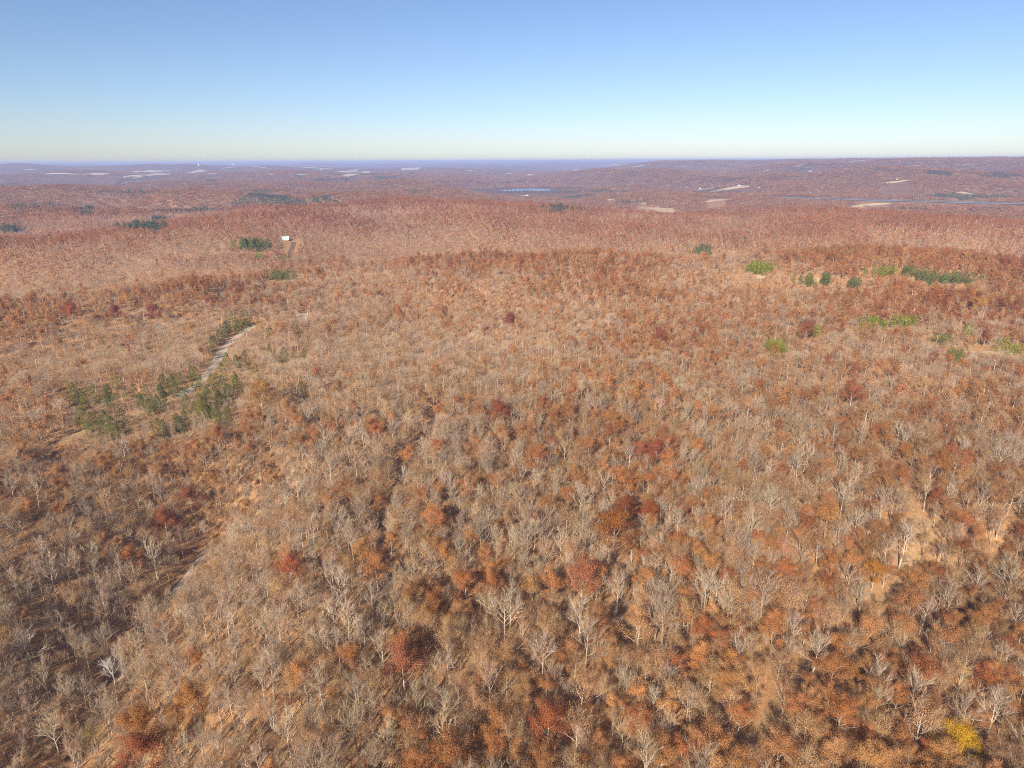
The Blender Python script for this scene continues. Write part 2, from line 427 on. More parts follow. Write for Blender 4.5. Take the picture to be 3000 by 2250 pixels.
def skeleton(rng, H, fork, spread, nl, ns, up=.9):
    """trunk, limbs and secondary branches as (points, radii) lists"""
    r0 = H * .0155; lean = Vector((rng.uniform(-.06, .06), rng.uniform(-.06, .06), 0))
    top = H * .8; tp = []
    n = 7
    for i in range(n + 1):
        z = top * i / n
        tp.append(Vector((lean.x * z + rng.uniform(-.12, .12) * (i > 0), lean.y * z + rng.uniform(-.12, .12) * (i > 0), z)))
    trunk = (tp, [r0 * (1 - .8 * i / n) for i in range(n + 1)])
    limbs, secs = [], []
    def on_trunk(z):
        i = min(int(z / top * n), n - 1); f = z / top * n - i
        return tp[i].lerp(tp[i + 1], f), r0 * (1 - .8 * z / top)
    az = rng.uniform(0, 6.28)
    for k in range(nl):
        z = top * (fork + (1 - fork) * (k / max(nl - 1, 1)) ** .8 * .93) ; p, r = on_trunk(z)
        az += 2.4 + rng.uniform(-.5, .5)
        frac = k / max(nl - 1, 1)
        el = R(28 + 38 * frac + rng.uniform(-10, 10)) * up
        ln = spread * (1.25 - .45 * frac) * rng.uniform(.8, 1.2)
        d = Vector((math.cos(az) * math.cos(el), math.sin(az) * math.cos(el), math.sin(el)))
        pts = [p]; m = 4
        for i in range(m):
            d = (d + Vector((0, 0, .16)) + rvec(rng) * .22).normalized(); pts.append(pts[-1] + d * ln / m)
        limbs.append((pts, [r * .62 * (1 - .75 * i / m) for i in range(m + 1)]))
        for q in range(ns):
            t = .3 + .7 * (q + rng.uniform(0, .9)) / ns; i = min(int(t * m), m - 1)
            b = pts[i].lerp(pts[i + 1], t * m - i)
            dd = ((pts[i + 1] - pts[i]).normalized() + rvec(rng) * .85 + Vector((0, 0, .22))).normalized()
            sl_ = ln * rng.uniform(.28, .5); e = b + dd * sl_ * .5
            dd2 = (dd + rvec(rng) * .3 + Vector((0, 0, .2))).normalized()
            secs.append(([b, e, e + dd2 * sl_ * .5], [r * .22, r * .15, r * .06]))
    for q in range(ns + 2):     # the leader's own side branches
        p, r = on_trunk(top * rng.uniform(.75, 1)); dd = (rvec(rng) * .7 + Vector((0, 0, .9))).normalized(); l = spread * rng.uniform(.3, .55)
        secs.append(([p, p + dd * l * .5, p + (dd + rvec(rng) * .25).normalized() * l], [r * .4, r * .25, r * .1]))
    return trunk, limbs, secs

def bare_shapes(seed, lod, H=17.0):
    rng = random.Random(seed)
    fork = rng.uniform(.32, .58); spread = H * rng.uniform(.24, .36)
    nl = (9, 7, 6)[lod]; ns = (6, 4, 3)[lod]
    tr, li, se = skeleton(rng, H, fork, spread, nl, ns, up=rng.uniform(.9, 1.2))
    T, C = MB(), MB()
    if lod == 0:
        T.tube(tr[0], tr[1], 6, 1); [T.tube(p, r, 4, rng.uniform(.9, 1.05)) for p, r in li]
        for p, r in se: T.tube(p, [max(x, .042) for x in r], 3, rng.uniform(.85, 1.05))
    elif lod > 0:
        # from further off a bare crown reads as a rounded puff of twigs on a few limbs
        zc = H * rng.uniform(.62, .70); rr = H * rng.uniform(.21, .29); rz = H * .30
        T.tube([tr[0][0], tr[0][3], tr[0][-1]], [.2, .14, .04], 3, 1)
        for p, r in li: T.twig(p[0], p[-1] - p[0], (.12, .17)[lod - 1], rng.uniform(.8, 1), rng=rng)
        lob = [(rvec(rng), rng.uniform(.8, 1.25)) for _ in range(7)]
        for k in range((430, 150)[lod - 1]):
            d = rvec(rng); d.z = abs(d.z) * 1.1 - .25; d.normalize()
            m = 1.0
            for q, w in lob:
                if q.dot(d) > .75: m = w
            b = Vector((0, 0, zc)) + Vector((d.x * rr, d.y * rr, d.z * rz)) * m * rng.uniform(.45, .95)
            e = (d + rvec(rng) * .5 + Vector((0, 0, .35))).normalized() * (1.6, 2.1)[lod - 1] * rng.uniform(.6, 1.2)
            C.twig(b, e, (.085, .19)[lod - 1] * rng.uniform(.7, 1.3), rng.uniform(.75, 1.2), rng=rng)
        return T, C
    elif lod == 1:
        T.tube(tr[0][::2] + [tr[0][-1]], tr[1][::2] + [tr[1][-1]], 4, 1)
        for p, r in li: T.tube(p[::2], [max(x, .05) for x in r[::2]], 3, rng.uniform(.85, 1.05))
        for p, r in se: T.twig(p[0], p[2] - p[0], .13, rng.uniform(.85, 1), rng=rng)
    else:
        T.tube([tr[0][0], tr[0][4], tr[0][-1]], [.24, .16, .05], 3, 1)
        for p, r in li: T.twig(p[0], p[-1] - p[0], .28, rng.uniform(.85, 1), rng=rng)
    per = (9, 9, 6)[lod]; tw = (.045, .085, .17)[lod]; tl = (1.9, 2.3, 2.9)[lod]
    for p, r in se:
        for k in range(per):
            t = rng.uniform(.15, 1.0); out = Vector((p[2].x, p[2].y, p[2].z - H * .5)).normalized() * (.0, .6, .9)[lod]; b = p[0].lerp(p[1], t * 2) if t < .5 else p[1].lerp(p[2], t * 2 - 1)
            d = ((p[2] - p[0]).normalized() * .9 + out + rvec(rng) * .55 + Vector((0, 0, (.45, .25, .1)[lod]))).normalized() * tl * rng.uniform(.6, 1.2)
            v = rng.uniform(.75, 1.2)
            C.twig(b, d, tw * rng.uniform(.8, 1.3), v, rng=rng)
            if lod == 0:
                for q in range(2):
                    b2 = b + d * rng.uniform(.3, .8)
                    C.twig(b2, (d.normalized() + rvec(rng) * .55).normalized() * rng.uniform(.6, 1.2), .036, v, rng=rng)
    return T, C

def leafy_shapes(seed, lod, dense, H=15.0, solid=False):
    rng = random.Random(seed)
    fork = rng.uniform(.25, .42); spread = H * rng.uniform(.28, .40)
    tr, li, se = skeleton(rng, H, fork, spread, (9, 7, 5)[lod], (5, 4, 3)[lod], up=rng.uniform(.8, 1.05))
    T, C = MB(), MB()
    if lod == 0:
        T.tube(tr[0], tr[1], 6, 1); [T.tube(p, r, 4, rng.uniform(.9, 1.05)) for p, r in li]
        for p, r in se: T.tube(p, [max(x, .028) for x in r], 3, rng.uniform(.85, 1.05))
    else:
        T.tube([tr[0][0], tr[0][4], tr[0][-1]], [.24, .16, .06], 3, 1)
        for p, r in li: T.twig(p[0], p[-1] - p[0], (.2, .2, .3)[lod], rng.uniform(.85, 1), rng=rng)
    ends = [p[2] for p, r in se] + [p[-1] for p, r in li] + [p[1] for p, r in se[::2]]
    if lod == 2: ends = ends[::2]
    cz = sum(e.z for e in ends) / len(ends); axis = Vector((0, 0, cz - H * .06))
    per = ((120, 20, 8) if dense else (56, 11, 6))[lod]; size = ((.185, .48, .98) if dense else (.135, .36, .72))[lod]
    if solid:       # a full, unbroken dome of leaves
        per = (150, 34, 12)[lod]; rad = spread * 1.12; zc = H * .60
        for k in range(30):
            d = rvec(rng); d.z = abs(d.z) * 1.25 - .35; d.normalize()
            ends.append(Vector((d.x * rad, d.y * rad, zc + d.z * H * .36)) * rng.uniform(.88, 1.02))
    for e in ends:
        cr = rng.uniform(.9, 1.7) * (1.15 if dense else 1.3); cv = rng.uniform(.82, 1.15)
        for k in range(int(per * rng.uniform(.6, 1.3))):
            d = rvec(rng); d.z = d.z * .75
            p = e + d * cr * rng.uniform(.55, 1.0)
            out = (p - axis).normalized()
            nrm = (d * 1.0 + out * .8 + rvec(rng) * .6 + Vector((0, 0, .25))).normalized()
            C.leaf(p, nrm, size * rng.uniform(.7, 1.25), cv * rng.uniform(.85, 1.15), rng=rng)
    if not dense:
        for p, r in se:
            for k in range((7, 3, 1)[lod]):
                b = p[0].lerp(p[2], rng.uniform(.2, 1)); d = ((p[2] - p[0]).normalized() * .7 + rvec(rng) * .8 + Vector((0, 0, .3))).normalized() * rng.uniform(.9, 1.9)
                C.twig(b, d, (.05, .11, .25)[lod], rng.uniform(.6, .95), rng=rng)
    return T, C

def cedar_shapes(seed, lod, H=11.0):
    rng = random.Random(seed); T, C = MB(), MB()
    T.tube([Vector((0, 0, 0)), Vector((.05, .03, H * .5)), Vector((0, .05, H * .92))], [.16, .1, .03], 4, 1)
    n = (900, 230, 60)[lod]; size = (.34, .66, 1.2)[lod]; rad = H * rng.uniform(.27, .36)
    lob = [(rng.uniform(0, 6.28), rng.uniform(.15, .8), rng.uniform(.7, 1.25)) for _ in range(14)]
    for k in range(n):
        t = rng.random() ** 1.25; z = H * (.07 + .93 * t); a = rng.uniform(0, 6.28)
        m = 1.0
        for la, lt, ls in lob:
            if abs(lt - t) < .13 and math.cos(la - a) > .55: m = ls
        rr = rad * ((1 - t) ** .6 * min(1, .55 + t * 2.2) + .04) * m * rng.uniform(.7, 1.05)
        p = Vector((math.cos(a) * rr, math.sin(a) * rr, z))
        nrm = (Vector((math.cos(a), math.sin(a), .45)) + rvec(rng) * .65).normalized()
        C.leaf(p, nrm, size * rng.uniform(.7, 1.2), rng.uniform(.65, 1.3), rng=rng)
    return T, C

def patch_shapes(seed, mode):
    """a 26 m piece of far woodland: a dozen crowns"""
    rng = random.Random(seed); C = MB()
    n = 13
    for k in range(n):
        cx = (k % 4 - 1.5) * 6.6 + rng.uniform(-2.6, 2.6); cy2 = (k // 4 - 1.5) * 6.6 + rng.uniform(-2.6, 2.6)
        H = rng.uniform(12, 19); v = rng.uniform(.7, 1.3)
        kind = mode if rng.random() < .8 else rng.choice(['leaf', 'bare'])
        if kind == 'leaf':
            rc = rng.uniform(3, 4.6)
            for q in range(24):
                d = rvec(rng); d.z = abs(d.z) * .9 - .15
                p = Vector((cx, cy2, H - rc * .9)) + Vector((d.x * rc, d.y * rc, d.z * rc * .85)) * rng.uniform(.75, 1)
                C.leaf(p, (d + rvec(rng) * .5).normalized(), rng.uniform(1.3, 2.3), v * rng.uniform(.8, 1.2), rng=rng)
        elif kind == 'bare':
            C.twig(Vector((cx, cy2, 0)), Vector((0, 0, H * .8)), .5, v * 1.1, rng=rng)
            for q in range(22):
                a = rng.uniform(0, 6.28); rr = rng.uniform(0, 1.6)
                b = Vector((cx + math.cos(a) * rr, cy2 + math.sin(a) * rr, H * rng.uniform(.4, .75)))
                C.twig(b, Vector((math.cos(a) * rng.uniform(.2, 1), math.sin(a) * rng.uniform(.2, 1), .8)) * rng.uniform(3, 5.5), rng.uniform(.45, .8), v * rng.uniform(.75, 1.2), rng=rng)
        else:
            for q in range(22):
                t = rng.random(); a = rng.uniform(0, 6.28); rr = 2.4 * (1 - t) + .2
                C.leaf(Vector((cx + math.cos(a) * rr, cy2 + math.sin(a) * rr, H * .75 * t)), (Vector((math.cos(a), math.sin(a), .5)) + rvec(rng) * .5).normalized(), 1.4, v * rng.uniform(.7, 1.2), rng=rng)
    return C

NB, NL_, NS, NC = 9, 6, 5, 3
def joined(T, C, name):
    """one mesh with bark and foliage slots for the mass of the woods"""
    m = MB(); off = len(T.v)
    m.v = T.v + C.v; m.c = T.c + C.c; m.f = T.f + [tuple(i + off for i in f) for f in C.f]; m.m = [0] * len(T.f) + [1] * len(C.f)
    return m.mesh(name, [M_BARK, M_LEAF])

PARTS = {}      # (kind, variant) -> (trunk mesh, crown mesh)
MASS = {}       # kind -> list over lod of list of meshes
for kind, nv, fn in [('bare', NB, lambda s, l: bare_shapes(s, l)), ('dense', NL_, lambda s, l: leafy_shapes(s, l, True)),
                     ('sparse', NS, lambda s, l: leafy_shapes(s, l, False)), ('full', 3, lambda s, l: leafy_shapes(s, l, True, solid=True)), ('cedar', NC, cedar_shapes)]:
    MASS[kind] = [[], [], []]
    for i in range(nv):
        for lod in range(3):
            T, C = fn(100 + i * 7, lod)
            if lod == 0: PARTS[kind, i] = (T.mesh('trunk', [M_BARK]), C.mesh('crown', [M_LEAF]))
            MASS[kind][lod].append(joined(T, C, f'{kind}_mass'))
PATCH = {k: [] for k in ('leaf', 'bare', 'green')}
for k in PATCH:
    for s in range(4): PATCH[k].append(patch_shapes(900 + s * 3, k).mesh('woodland', [M_LEAF]))

def instancer(name, label, variants, pts, cat=None):
    """ONE object of woods: PTS = dict of arrays (co, rot, scl, idx, tint, btint); VARIANTS = meshes"""
    n = len(pts['co']); me = bpy.data.meshes.new(name)
    me.from_pydata([], [], []); me.vertices.add(n); me.vertices.foreach_set('co', np.asarray(pts['co'], np.float32).ravel())
    def put(nm, typ, arr, key):
        a = me.attributes.new(nm, typ, 'POINT'); a.data.foreach_set(key, np.ascontiguousarray(arr).ravel())
    put('rot', 'FLOAT_VECTOR', np.asarray(pts['rot'], np.float32), 'vector'); put('scl', 'FLOAT_VECTOR', np.asarray(pts['scl'], np.float32), 'vector')
    put('idx', 'INT', np.asarray(pts['idx'], np.int32), 'value')
    for k in ('tint', 'btint'): put(k, 'FLOAT_COLOR', np.column_stack([pts[k], np.ones(n)]).astype(np.float32), 'color')
    o = tag(mesh_obj(name, me), label, kind='stuff')
    ng = bpy.data.node_groups.new(name, 'GeometryNodeTree')
    ng.interface.new_socket('Geometry', in_out='INPUT', socket_type='NodeSocketGeometry'); ng.interface.new_socket('Geometry', in_out='OUTPUT', socket_type='NodeSocketGeometry')
    N, L = ng.nodes.new, ng.links.new
    gi, go, jn = N('NodeGroupInput'), N('NodeGroupOutput'), N('GeometryNodeJoinGeometry')
    def named(nm, typ):
        q = N('GeometryNodeInputNamedAttribute'); q.data_type = typ; q.inputs['Name'].default_value = nm; return q.outputs['Attribute']
    rot, scl, idx = named('rot', 'FLOAT_VECTOR'), named('scl', 'FLOAT_VECTOR'), named('idx', 'INT')
    m2p = N('GeometryNodeMeshToPoints'); L(gi.outputs[0], m2p.inputs[0])
    for k, vm in enumerate(variants):
        src = bpy.data.objects.new(name + '_source', vm)
        oi = N('GeometryNodeObjectInfo'); oi.inputs['Object'].default_value = src; oi.transform_space = 'ORIGINAL'; oi.inputs['As Instance'].default_value = False
        eq = N('FunctionNodeCompare'); eq.data_type = 'INT'; eq.operation = 'EQUAL'
        ints = [s for s in eq.inputs if s.type == 'INT']; L(idx, ints[0]); ints[1].default_value = k
        ip = N('GeometryNodeInstanceOnPoints')
        L(m2p.outputs[0], ip.inputs['Points']); L(eq.outputs[0], ip.inputs['Selection']); L(oi.outputs['Geometry'], ip.inputs['Instance'])
        L(rot, ip.inputs['Rotation']); L(scl, ip.inputs['Scale']); L(ip.outputs[0], jn.inputs[0])
    L(jn.outputs[0], go.inputs[0])
    md = o.modifiers.new('woods', 'NODES'); md.node_group = ng
    return o

# ------------------------------------------------------------------ where trees grow
def open_ground(x, y):
    """True where no tree may stand"""
    m = (seg_dist(x, y, road_upper[3:]) < 7.5) | (seg_dist(x, y, road_upper[:4]) < 5) | (seg_dist(x, y, road_lower[:5]) < 2.6) | (seg_dist(x, y, road_lower[4:]) < 5) | (np.hypot(x - GAP[0], (y - GAP[1]) / 1.8) < 5) | (seg_dist(x, y, track_mid[:4]) < 3.2) | (seg_dist(x, y, track_mid[3:]) < 5.5) | (seg_dist(x, y, power_cut) < 6)
    m |= (seg_dist(x, y, trail_right[:4]) < 4.7) | (seg_dist(x, y, trail_right[3:]) < 2.3) | (seg_dist(x, y, trail_right_2) < 2.5) | (seg_dist(x, y, RIVER) < 70) | ((seg_dist(x, y, RIVER) < 190) & (y < np.interp(x, [p[0] for p in RIVER], [p[1] for p in RIVER])))
    m |= seg_dist(x, y, shed_cut) < 15
    for cx, cy2, rx, ry, rot in OPEN:
        dx, dy = x - cx, y - cy2; a = dx * math.cos(rot) + dy * math.sin(rot); b = -dx * math.sin(rot) + dy * math.cos(rot)
        m |= (a / rx) ** 2 + (b / ry) ** 2 < 1.0
    # the near banks of the far water are low and open
    m |= (seg_dist(x, y, [yu(4250, 1138)] + LAKE) < 330) & (y < 5300)
    return m

def jitter_grid(cell, r0, r1, seed, half=.92, keep=1.0):
    rng = np.random.RandomState(seed)
    X, Y = np.meshgrid(np.arange(-r1 * half, r1 * half, cell), np.arange(0, r1, cell))
    x = (X + rng.uniform(-.46, .46, X.shape) * cell).ravel(); y = (Y + rng.uniform(-.46, .46, Y.shape) * cell).ravel()
    r = np.hypot(x, y); k = (r >= r0) & (r < r1) & (np.abs(x) < y * half + 35) & (rng.uniform(size=x.shape) < keep)
    x, y = x[k], y[k]; k = ~open_ground(x, y)
    return x[k], y[k], rng

def leafiness(x, y):
    r = np.hypot(x, y)
    rel = hgt(x, y) - (hgt(x + 130, y) + hgt(x - 130, y) + hgt(x, y + 130) + hgt(x, y - 130)) / 4
    rel2 = hgt(x, y) - (hgt(x + 380, y) + hgt(x - 380, y) + hgt(x, y + 380) + hgt(x, y - 380)) / 4
    L = .44 + .026 * np.clip(rel, -12, 12) + .010 * np.clip(rel2, -28, 28) + .20 * sstep(700, 1500, r) + .46 * fbm(x, y, 170, 71) + .34 * fbm(x, y, 48, 75)
    az = x / np.maximum(y, 1)
    L += .14 * sstep(-.1, .5, az) - .07 * sstep(.12, .5, -az)
    for (u, v, du, dv, a) in [(1720, 1120, 330, 240, -.30), (2080, 680, 260, 60, .38), (1150, 640, 500, 45, .10), (1500, 590, 700, 28, -.3), (500, 830, 330, 110, -.3), (400, 1480, 420, 180, .10), (1080, 560, 160, 40, .3), (1300, 760, 260, 120, .2), (1850, 1500, 380, 150, .16), (1450, 1350, 300, 160, -.12)]:
        uu, vv, _ = project(x, y, hgt(x, y)); L += a * np.exp(-((uu - u) / du) ** 2 - ((vv - v) / dv) ** 2)
    return L

RUST = np.array([(.43, .195, .070), (.45, .215, .082), (.47, .245, .105), (.40, .170, .060), (.37, .135, .050), (.45, .205, .074), (.40, .185, .075), (.46, .23, .092)])
TAN = np.array([(.49, .285, .135), (.46, .26, .115), (.52, .315, .16), (.44, .24, .105)])
TWIG = np.array([(.50, .37, .245), (.47, .335, .215), (.51, .345, .205), (.45, .335, .24), (.54, .405, .275)])
BARK = np.array([(.47, .38, .28), (.40, .31, .225), (.53, .44, .34), (.34, .26, .185)])
GREEN = np.array([(.15, .17, .028), (.10, .13, .028), (.19, .18, .032), (.075, .105, .032)])

def pick(rng, pal, n, spread=.14):
    c = pal[rng.randint(len(pal), size=n)] * rng.uniform(1 - spread, 1 + spread, (n, 1)); return c * rng.uniform(.95, 1.05, (n, 3))

def classify(x, y, rng):
    """kind of each tree: 0 bare, 1 thin leaved, 2 full leaved"""
    L = leafiness(x, y); u = rng.uniform(size=len(x))
    pd = np.clip(.10 + .75 * (L - .30), .02, .85); psp = np.clip(.24 + .25 * L, .16, .4)
    return np.where(u < pd, 2, np.where(u < pd + psp, 1, 0))

def before(x, y, cx, cy2, wide, deep):
    r = math.hypot(cx, cy2); ex, ey = cx / r, cy2 / r
    dx, dy = x - cx, y - cy2; al = dx * ex + dy * ey; ac = np.abs(dx * ey - dy * ex)
    return (1 - sstep(wide, wide * 1.6, ac)) * (1 - sstep(0, 6, al)) * (1 - sstep(deep * .75, deep, -al))

LOW = []                     # (x, y, width, depth, lowest): young growth stands before these
for pts, wide, deep, lo in ((road_upper[:4], 10, 62, .36), (road_upper[3:], 6, 50, .42), (pale_strip, 7, 22, .5), (power_cut, 9, 60, .45)):
    for q in resample(pts, 14): LOW.append((q[0], q[1], wide, deep, lo))
for (u, v, wide, deep, lo) in ((608, 604, 24, 80, .4), (1990, 1152, 4, 18, .5), (595, 571, 8, 60, .45), (655, 690, 9, 45, .5), (470, 634, 7, 50, .5), (617, 522, 14, 110, .36), (1642, 604, 30, 60, .5), (1765, 612, 30, 60, .5), (2140, 771, 40, 40, .5), (628, 540, 10, 60, .5)):
    LOW.append((*at(u, v), wide, deep, lo))

def young(x, y):
    f = np.ones(len(x))
    for cx, cy2, wide, deep, lo in LOW:
        f = np.minimum(f, 1 - (1 - lo) * before(x, y, cx, cy2, wide, deep))
    return f

def pack(x, y, kind, lod, rng):
    n = len(x)
    s = np.where(rng.uniform(size=n) < .16, rng.uniform(.95, 1.2, n), rng.uniform(.52, .96, n)) * (1 + .10 * vnoise(x, y, 60, 95)) * young(x, y); w = s * rng.uniform(.85, 1.2, n)
    nv = {0: NB, 1: NS, 2: NL_}
    tint = np.empty((n, 3))
    for k, pal in ((0, TWIG), (1, TAN), (2, RUST)):
        q = kind == k; tint[q] = pick(rng, pal, q.sum(), (.26, .2, .18)[k])
    tint = tint * (1 - sstep(650, 1600, y)[:, None] * np.array((.13, .27, .27)))      # redder old oak woods on the country beyond
    tint = tint * (1 + .16 * fbm(x, y, 75, 131) + .10 * fbm(x, y, 260, 135))[:, None]
    uu, vv, _ = project(x, y, hgt(x, y))
    for (u, v, du, dv) in ((2080, 690, 230, 45), (950, 555, 90, 26), (2190, 720, 60, 30), (700, 470, 200, 25)):      # stands of darker, redder oaks
        z = np.exp(-((uu - u) / du) ** 2 - ((vv - v) / dv) ** 2)[:, None] * (kind == 2)[:, None]
        tint = tint * (1 - z * np.array((.22, .40, .42)))
    idx = np.zeros(n, int)
    for k in (0, 1, 2): q = kind == k; idx[q] = rng.randint(nv[k], size=q.sum())
    rot = np.column_stack([rng.uniform(-.05, .05, n), rng.uniform(-.05, .05, n), rng.uniform(0, 6.283, n)])
    return dict(co=np.column_stack([x, y, hgt(x, y) - .15]), rot=rot, scl=np.column_stack([w, w, s]), idx=idx, tint=tint, btint=pick(rng, BARK, n), kind=kind, lod=np.full(n, lod))

def cat_dict(ds):
    return {k: np.concatenate([d[k] for d in ds]) for k in ds[0]}
def sub(d, q): return {k: v[q] for k, v in d.items()}

# ---- evergreens: hand placed along the road and in the far hollows
CEDARS = [(155, 852), (178, 858), (200, 850), (222, 846), (245, 858), (232, 870), (285, 838), (250, 820), (300, 862), (336, 868), (320, 876), (345, 858), (312, 845), (400, 872), (372, 838), (390, 828), (352, 832), (420, 818),
          (410, 802), (372, 812), (456, 742), (500, 692), (512, 700), (490, 704), (522, 692), (536, 688), (485, 712), (472, 728), (528, 780), (548, 795), (500, 822), (508, 836), (480, 838), (490, 846), (470, 852), (440, 870), (452, 882), (428, 876), (446, 860), (432, 888), (462, 890),
          (490, 900), (380, 908), (395, 898), (388, 912), (176, 902), (192, 908), (240, 925), (222, 912), (262, 914), (335, 918), (350, 924), (598, 776), (612, 768), (640, 712), (632, 758), (655, 762), (580, 716), (650, 846), (560, 702), (578, 752), (488, 780), (508, 776), (430, 846), (456, 830), (476, 802)]
GROVES = [(1640, 577, 30, 6, 26, 1), (1632, 582, 22, 5, 14, 1), (1780, 604, 14, 7, 10, 0), (1742, 606, 22, 8, 9, 0), (1905, 588, 26, 5, 12, 1), (1962, 588, 18, 6, 12, 0), (2050, 604, 55, 8, 36, 0), (1990, 600, 15, 8, 8, 0), (1845, 612, 20, 5, 8, 0),
          (1742, 714, 30, 6, 12, 1), (1672, 752, 24, 9, 16, 1), (1880, 700, 28, 7, 16, 1), (1945, 697, 26, 5, 10, 1), (2060, 770, 22, 7, 7, 0), (2182, 752, 24, 7, 7, 1), (2090, 716, 10, 6, 4, 1), (2030, 735, 30, 8, 6, 0), (1520, 540, 26, 6, 9, 0),
          (300, 483, 45, 5, 34, 2), (345, 468, 30, 4, 16, 2), (20, 487, 24, 6, 16, 2), (60, 440, 60, 6, 16, 2), (180, 448, 28, 5, 14, 2), (540, 522, 42, 4, 22, 0), (558, 552, 9, 8, 8, 1), (603, 590, 30, 7, 18, 0), (610, 556, 16, 4, 4, 0), (750, 412, 40, 3, 10, 2), (880, 412, 50, 3, 12, 2), (280, 410, 50, 3, 12, 2), (560, 408, 40, 3, 10, 2),
          (1250, 412, 110, 4, 46, 2), (1550, 417, 90, 4, 34, 2), (1340, 437, 40, 3, 14, 2), (1210, 448, 40, 5, 12, 2), (2080, 428, 120, 6, 60, 2), (1130, 412, 60, 4, 14, 2)]
rg = np.random.RandomState(77)
ced = []
CED = ced
for (u, v) in CEDARS:
    x, y = at(u, v, up=6.5); ced.append((x, y, rg.uniform(.95, 1.6), GREEN[rg.randint(4)] * rg.uniform(.85, 1.15)))
    if u < 560 and rg.uniform() < .55: ced.append((x + rg.uniform(-7, 7), y + rg.uniform(-9, 9), rg.uniform(.6, 1.1), GREEN[rg.randint(4)] * rg.uniform(.85, 1.15)))
for (u, v, du, dv, n, br) in GROVES:
    for _ in range(int(n * (1.4 if v > 545 and u > 1500 else 2.2))):
        x, y = at(u + rg.normal() * du * .5, v + rg.normal() * dv * (.5 if u > 1500 and v > 545 else .35), up=(6.5 if v > 545 else 14.0))
        base = (GREEN[rg.randint(3)], np.array((.26, .27, .035)) * rg.uniform(.8, 1.1), np.array((.085, .11, .055)))[br]
        if u > 1500 and br == 0: base = np.array((.17, .185, .05)) * rg.uniform(.8, 1.1)
        ced.append((x, y, rg.uniform(.9, 1.4) * (.85 if y < 1250 else 1.6), base * rg.uniform(.85, 1.15)))

for (cx, cy2, s_, t_) in CED:
    if cy2 < 1250: LOW.append((cx, cy2, 5.5, 34, .48))
parts_ = []
for cell, r0, r1, lod, seed in [(5.9, 40, 450, 0, 1), (6.3, 450, 1150, 1, 2), (7.0, 1150, 2300, 2, 3)]:
    x, y, rng = jitter_grid(cell, r0, r1, seed)
    parts_.append(pack(x, y, classify(x, y, rng), lod, rng))
x, y, rng = jitter_grid(4.2, 300, 1300, 8)
yg = young(x, y); q = yg < .75; x, y = x[q], y[q]
d = pack(x, y, np.where(rng.uniform(size=len(x)) < .22, 1, 0), 1, rng); d['scl'] *= .85; parts_.append(d)
trees = cat_dict(parts_)

